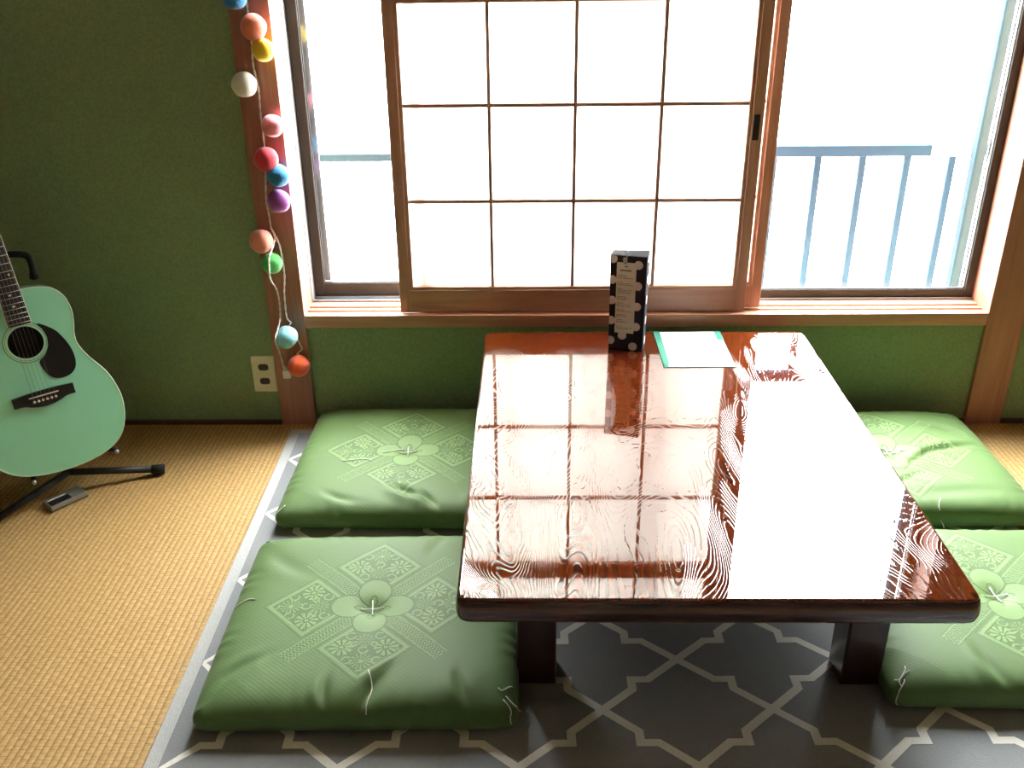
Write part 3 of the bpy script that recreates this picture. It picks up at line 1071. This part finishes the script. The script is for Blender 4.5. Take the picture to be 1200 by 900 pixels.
for k in range(len(ml)):
    b.bm.faces.new((q1[k], q1[(k + 1) % len(ml)], q2[(k + 1) % len(ml)], q2[k]))
b.build('inner_side', M['dark_inside'], gt)

# ------------------------------------------------------------------ guitar stand
def gl(x, y, z):
    return gb + (ex * x + ey * y + nz_ * z) * GS


hub = gl(0, 0, -0.055)
hub.z = 0.056
st = thing('guitar_stand', 'black folding guitar stand under the mint guitar', 'stand', (hub.x, hub.y, 0))
so = Matrix.Translation(-Vector(st.location))


def sp(b_, name, mat, label=None):
    o_ = b_.build(name, mat, st)
    o_.data.transform(so)
    if label:
        o_['label'] = label
    return o_


pole0 = gl(0, 0.02, -0.135)
pole0.z = 0.054
for foot in (Vector((-1.037, 2.274, .0155)), Vector((-1.39, 1.995, .0155)), Vector((pole0.x - .10, 2.44, .0155))):
    a0 = pole0 if foot.y > 2.4 else hub
    mid = a0.lerp(foot, .93)
    lg = sp(B().tube([a0, mid], .0100, 10), 'leg', M['stand'])
    d = (foot - a0).normalized()
    f_ = B().tube([mid - d * .012, foot + d * .006], [.013, .0145], 12).build('rubber_foot', M['rubber'], lg)
    f_.data.transform(so)
top = gl(0.0, .60, -.125)
b = B().tube([tuple(v) for v in (gl(0, .60, -.125), pole0 + ey * .03, pole0, hub)], .0105, 10)
sp(b, 'pole', M['stand'])
# lower cradle arms run beneath the body and hook its front edge
for s_, pts in ((-1, [gl(0, .02, -.135), gl(-.05, -.014, -.12), gl(-.085, -.012, -.09), gl(-.092, -.008, -.04), gl(-.093, -.004, .004)]),
                (1, [gl(0, .02, -.135), gl(.06, -.014, -.12), gl(.115, -.006, -.09), gl(.128, .004, -.04), gl(.131, .008, .004)])):
    arm = sp(B().tube(spline([tuple(p) for p in pts], 5), .0065, 8), 'cradle_arm', M['rubber'])
    e_ = pts[-1]
    tip = B().ball(tuple(e_ + nz_ * .003 + ey * -.002), .0062, 12).build('arm_tip', M['silver'], arm)
    tip.data.transform(so)
# neck yoke
yk = [gl(-.072, .56, .02), gl(-.074, .590, -.02), gl(-.070, .597, -.06), gl(0, .600, -.072), gl(.035, .599, -.066), gl(.068, .590, -.060), gl(.078, .574, -.060), gl(.0765, .545, -.060), gl(.075, .525, -.062)]
b = B().tube(spline([tuple(v) for v in yk], 4), .0085, 8)
b.tube([gl(0, .600, -.072), gl(0, .600, -.130)], .009, 8)
sp(b, 'neck_yoke', M['rubber'])
sp(B().tube([gl(.0755, .545, -.060), gl(.0745, .526, -.0720)], [.0075, .0120], 10), 'yoke_grip', M['rubber'])

# ------------------------------------------------------------------ small device on the tatami
dv = thing('pocket_device', 'small silver and black metal box lying on the tatami', 'gadget', (-1.249, 2.129, 0.0005), math.atan2(.079, .062))
B().box((-.050, -.026, 0), (.050, .026, .017), .002).build('case', M['silver'], dv)
B().box((-.046, -.020, .0165), (.010, .005, .0182), .0006).build('dark_slot', M['stand'], dv)
B().box((-.044, .006, .0175), (.006, .011, .0192), .0004).build('bright_rail', M['ivory'], dv)
B().box((.010, -.002, .0175), (.020, .010, .0195), .0004).build('slide_button', M['silver'], dv)
B().box((-.050, -.0268, .004), (.050, -.0255, .006)).build('side_groove', M['stand'], dv)

# ------------------------------------------------------------------ wall outlet
ow = thing('wall_outlet', 'cream double wall outlet beside the wooden post', 'outlet', (-0.806, WY, 0.110))
B().prism(rrect(-.0355, .0355, 0, .118, .005, 4), 0, .006, .0018).build('cover_plate', M['outlet'], ow)
for zz in (.036, .082):
    oc = [(.0155 * math.copysign(abs(math.cos(a)) ** .5, math.cos(a)) * (1 if True else 1), zz + .0105 * math.copysign(abs(math.sin(a)) ** .8, math.sin(a))) for a in np.linspace(0, 2 * math.pi, 24, endpoint=False)]
    sk = B().prism(oc, .005, .0072, .0005).build('socket', M['outlet_dark'], ow)
    b = B()
    for s in (-1, 1):
        b.box((s * .006 - .001, zz - .004, .0070), (s * .006 + .001, zz + .004, .0076))
    b.build('slot', M['rubber'], sk)
for ch in list(ow.children) + [g_ for c_ in ow.children for g_ in c_.children]:
    ch.data.transform(Matrix(((1, 0, 0, 0), (0, 0, -1, 0), (0, 1, 0, 0), (0, 0, 0, 1))))

# ------------------------------------------------------------------ string of cotton balls
sl = thing('string_lights', 'string of coloured cotton ball lights hanging down the wooden post', 'string lights', (-0.714, PF, 0.18))
slo = Matrix.Translation(-Vector(sl.location))
b = B()
main = [(-.705, 2.556, 1.74), (-.708, 2.553, 1.5), (-.712, 2.552, 1.32), (-0.714, 2.552, 1.219), (-0.714, 2.552, 1.168), (-0.714, 2.552, 1.115), (-0.717, 2.552, 1.061), (-0.711, 2.552, 1.003), (-0.714, 2.552, 0.940), (-0.714, 2.552, 0.855), (-0.721, 2.552, 0.777), (-0.728, 2.552, 0.706), (-0.726, 2.552, 0.680), (-0.724, 2.552, 0.627)]
A_ = [(-0.723, 2.55, 0.628), (-0.716, 2.548, 0.598), (-0.723, 2.499, 0.562), (-0.726, 2.492, 0.535), (-0.732, 2.51, 0.493), (-0.729, 2.548, 0.447), (-0.727, 2.552, 0.402), (-0.728, 2.54, 0.357), (-.735, 2.492, .315), (-0.739, 2.53, 0.265), (-0.735, 2.548, 0.193)]
B_ = [(-0.724, 2.552, 0.627), (-0.706, 2.550, 0.580), (-0.702, 2.55, 0.495), (-0.709, 2.550, 0.433), (-0.710, 2.550, 0.364), (-0.700, 2.550, 0.345), (-0.708, 2.545, 0.335)]
C_ = [(-0.690, 2.55, 0.300), (-0.682, 2.550, 0.281), (-0.677, 2.550, 0.261), (-0.690, 2.550, 0.248), (-0.690, 2.545, 0.238)]
for path in (main, A_, B_, C_):
    base = spline(path, 10)
    for ph in (0, math.pi):
        pts = []
        for i, p in enumerate(base):
            a = i * .9 + ph
            pts.append((p[0] + .0016 * math.cos(a), p[1] + .0016 * math.sin(a), p[2]))
        b.tube(pts, .0014, 5)
o = b.build('cord', M['cord'], sl)
o.data.transform(slo)
o['label'] = 'twisted white cord'
balls = [(-0.738, 2.530, 1.228, 0.0320, (42, 132, 190), 'blue'), (-0.699, 2.530, 1.156, 0.0334, (240, 138, 110), 'coral'), (-0.682, 2.533, 1.101, 0.0295, (246, 210, 40), 'yellow'),
         (-0.741, 2.530, 1.017, 0.0332, (232, 234, 218), 'white'), (-0.681, 2.533, 0.911, 0.0295, (244, 150, 160), 'pink'), (-0.708, 2.530, 0.823, 0.0332, (204, 48, 66), 'red'),
         (-0.681, 2.532, 0.780, 0.0312, (40, 134, 190), 'blue'), (-0.687, 2.531, 0.710, 0.0316, (160, 80, 172), 'purple'), (-0.750, 2.530, 0.597, 0.0334, (236, 148, 126), 'salmon'),
         (-0.729, 2.532, 0.532, 0.0302, (58, 164, 66), 'green'), (-0.712, 2.529, 0.308, 0.0338, (134, 204, 214), 'pale blue'), (-0.687, 2.530, 0.215, 0.0330, (230, 92, 40), 'orange')]
for i, (x, y, z, r_, c_, nm) in enumerate(balls):
    o = B().ball((0, 0, 0), r_, 36, (1.0, 1.0, .96)).build('cotton_ball', cotton('cotton_' + nm.replace(' ', '_'), c_), sl)
    for v in o.data.vertices:
        d = v.co.normalized()
        v.co *= 1 + .022 * math.sin(d.x * 4 + i) * math.sin(d.y * 5 + 2 * i) + .016 * math.sin(d.z * 7 + i * 3)
    o.location = Vector((x, y, z)) - Vector(sl.location)
    o.rotation_euler = (i, i * 2.1, i * .7)
    o['label'] = nm + ' cotton ball'
b = B().box((-.741, 2.540, .168), (-.717, 2.562, .196), .003)
b.box((-.735, 2.545, .195), (-.729, 2.556, .203), .001)
o = b.build('plug', M['white_plastic'], sl)
o.data.transform(slo)

# ------------------------------------------------------------------ things on the table
TT = TZ + .0004
mh = thing('menu_holder', 'upright dark polka dot case with a pale slip clipped on', 'menu holder', (0.262, 2.398, TT), math.radians(-14))
w0, w1, dpt, H = .047, .045, .018, .268
b = B()
# two leaning covers joined at the back edge, a little wider at the top
ring = lambda z, k: [(-w0 * (1 + .06 * k), -dpt, z), (w0 * (1 + .02 * k), -dpt - .002, z + .0), (w0 * (1.02 + .05 * k), dpt, z + .008 * k), (-w0 * (.97 + .03 * k), dpt * .9, z + .003 * k)]
loft(b, [ring(0, 0), ring(.09, .4), ring(.18, .75), ring(H, 1.0)])
bmesh.ops.bevel(b.bm, geom=list(b.bm.edges), offset=.002, segments=2, profile=.5, affect='EDGES')
o = b.build('case', M['navy'], mh)
for f_ in o.data.polygons:
    f_.use_smooth = False
rd = .0120


def dot(x, z, face):
    b_ = B()
    n_ = 20
    pts = []
    for k in range(n_):
        a = k * 2 * math.pi / n_
        px, pz = x + rd * math.cos(a), z + rd * math.sin(a)
        lim = w0 * 1.0
        if face == 'f':
            px = min(max(px, -lim), lim)
        else:
            px = min(max(px, -dpt), dpt)
        pz = min(max(pz, .001), H - .002)
        pts.append((px, pz))
    uq = []
    for p in pts:
        if not uq or math.hypot(p[0] - uq[-1][0], p[1] - uq[-1][1]) > 1e-5:
            uq.append(p)
    if math.hypot(uq[0][0] - uq[-1][0], uq[0][1] - uq[-1][1]) < 1e-5:
        uq.pop()
    b_.prism(uq, 0, .0006)
    o_ = b_.build('polka_dot', M['dot_white'], mh)
    if face == 'f':
        o_.data.transform(Matrix.Translation((0, -dpt - .0021, 0)) @ Matrix(((1, 0, 0, 0), (0, 0, -1, 0), (0, 1, 0, 0), (0, 0, 0, 1))))
    else:
        o_.data.transform(Matrix.Translation((w0 * 1.055, 0, 0)) @ Matrix(((0, 0, 1, 0), (1, 0, 0, 0), (0, 1, 0, 0), (0, 0, 0, 1))))


for j in range(5):
    dot(-.042, .026 + .058 * j, 'f')
    dot(.026 if j else .020, .012 + .058 * j, 'f')
for j in range(5):
    dot(-.008, .030 + .058 * j, 's')
dot(-.010, .042, 'f')
slip = B().box((-.031, -.0042, .050), (.021, -.0036, .250)).build('paper_slip', M['pale_slip'], mh)
slip.location = (0, -dpt, 0)
g2 = random.Random(5)


def ink(x0, x1, z, hgt, mat):
    o_ = B().box((x0, -.0045, z), (x1, -.0041, z + hgt)).build('print_line', mat, slip)


ink(-.010, -.001, .238, .0022, M['ink'])
ink(-.022, .008, .2265, .003, M['ink'])
z = .214
blk = 0
while z > .056:
    n_ = g2.choice((2, 3, 3, 4))
    for k in range(n_):
        x = -.027
        xe = -.027 + g2.uniform(.022, .044) if k else -.027 + g2.uniform(.012, .022)
        while x < xe:
            wd = g2.uniform(.002, .006)
            ink(x, min(x + wd, .018), z, .0011, M['ink'] if g2.random() < .7 else M['ink_grey'])
            x += wd + g2.uniform(.0008, .0025)
        z -= .0042
        if z < .056:
            break
    z -= .006
b = B().box((-.014, -dpt - .0065, H - .022), (-.004, -dpt - .0045, H - .004), .0006)
b.tube([(-.012, -dpt - .006, H - .020), (-.015, -dpt - .007, H - .008), (-.006, -dpt - .007, H - .010), (-.003, -dpt - .006, H + .016), (-.0035, -dpt - .001, H + .018)], .0013, 6)
b.build('metal_clip', M['silver'], mh)
b = B().tube([(.030, -.010, H + .000), (.036, -.013, H - .004), (.042, -.012, H - .012), (.046, -.004, H - .016), (.047, .006, H - .010)], .0022, 6)
b.build('bow_trim', M['dot_white'], mh)

cd_ = thing('menu_card', 'teal folder with a white sheet lying flat on the table', 'menu', (0.443, 2.384, TT))
b = B()
b.box((-.094, -.121, 0), (.094, .119, .0012), .0004)
b.build('folder', M['teal'], cd_)
B().box((-.0805, -.1195, .0013), (.0930, .1165, .0019)).build('sheet', M['white_paper'], cd_)
for (x0, x1, y0, y1) in ((-.094, -.077, -.115, .118), (.078, .0945, .052, .118)):
    B().prism([(x0, y0), (x1, y0 + .012), (x1, y1), (x0, y1)] if x0 < 0 else [(x0, y0 + .01), (x1, y0), (x1, y1), (x0, y1)], .0019, .0026).build('corner_pocket', M['teal'], cd_)
sh = [o_ for o_ in cd_.children if o_.name.startswith('sheet')][0]
for k, (x0, x1, y) in enumerate(((-.012, .020, .085), (-.055, .060, .068), (-.055, .045, .060), (-.055, .052, .052))):
    B().box((x0, y, .0019), (x1, y + .0022, .00205)).build('print_line', M['ink_grey'], sh)
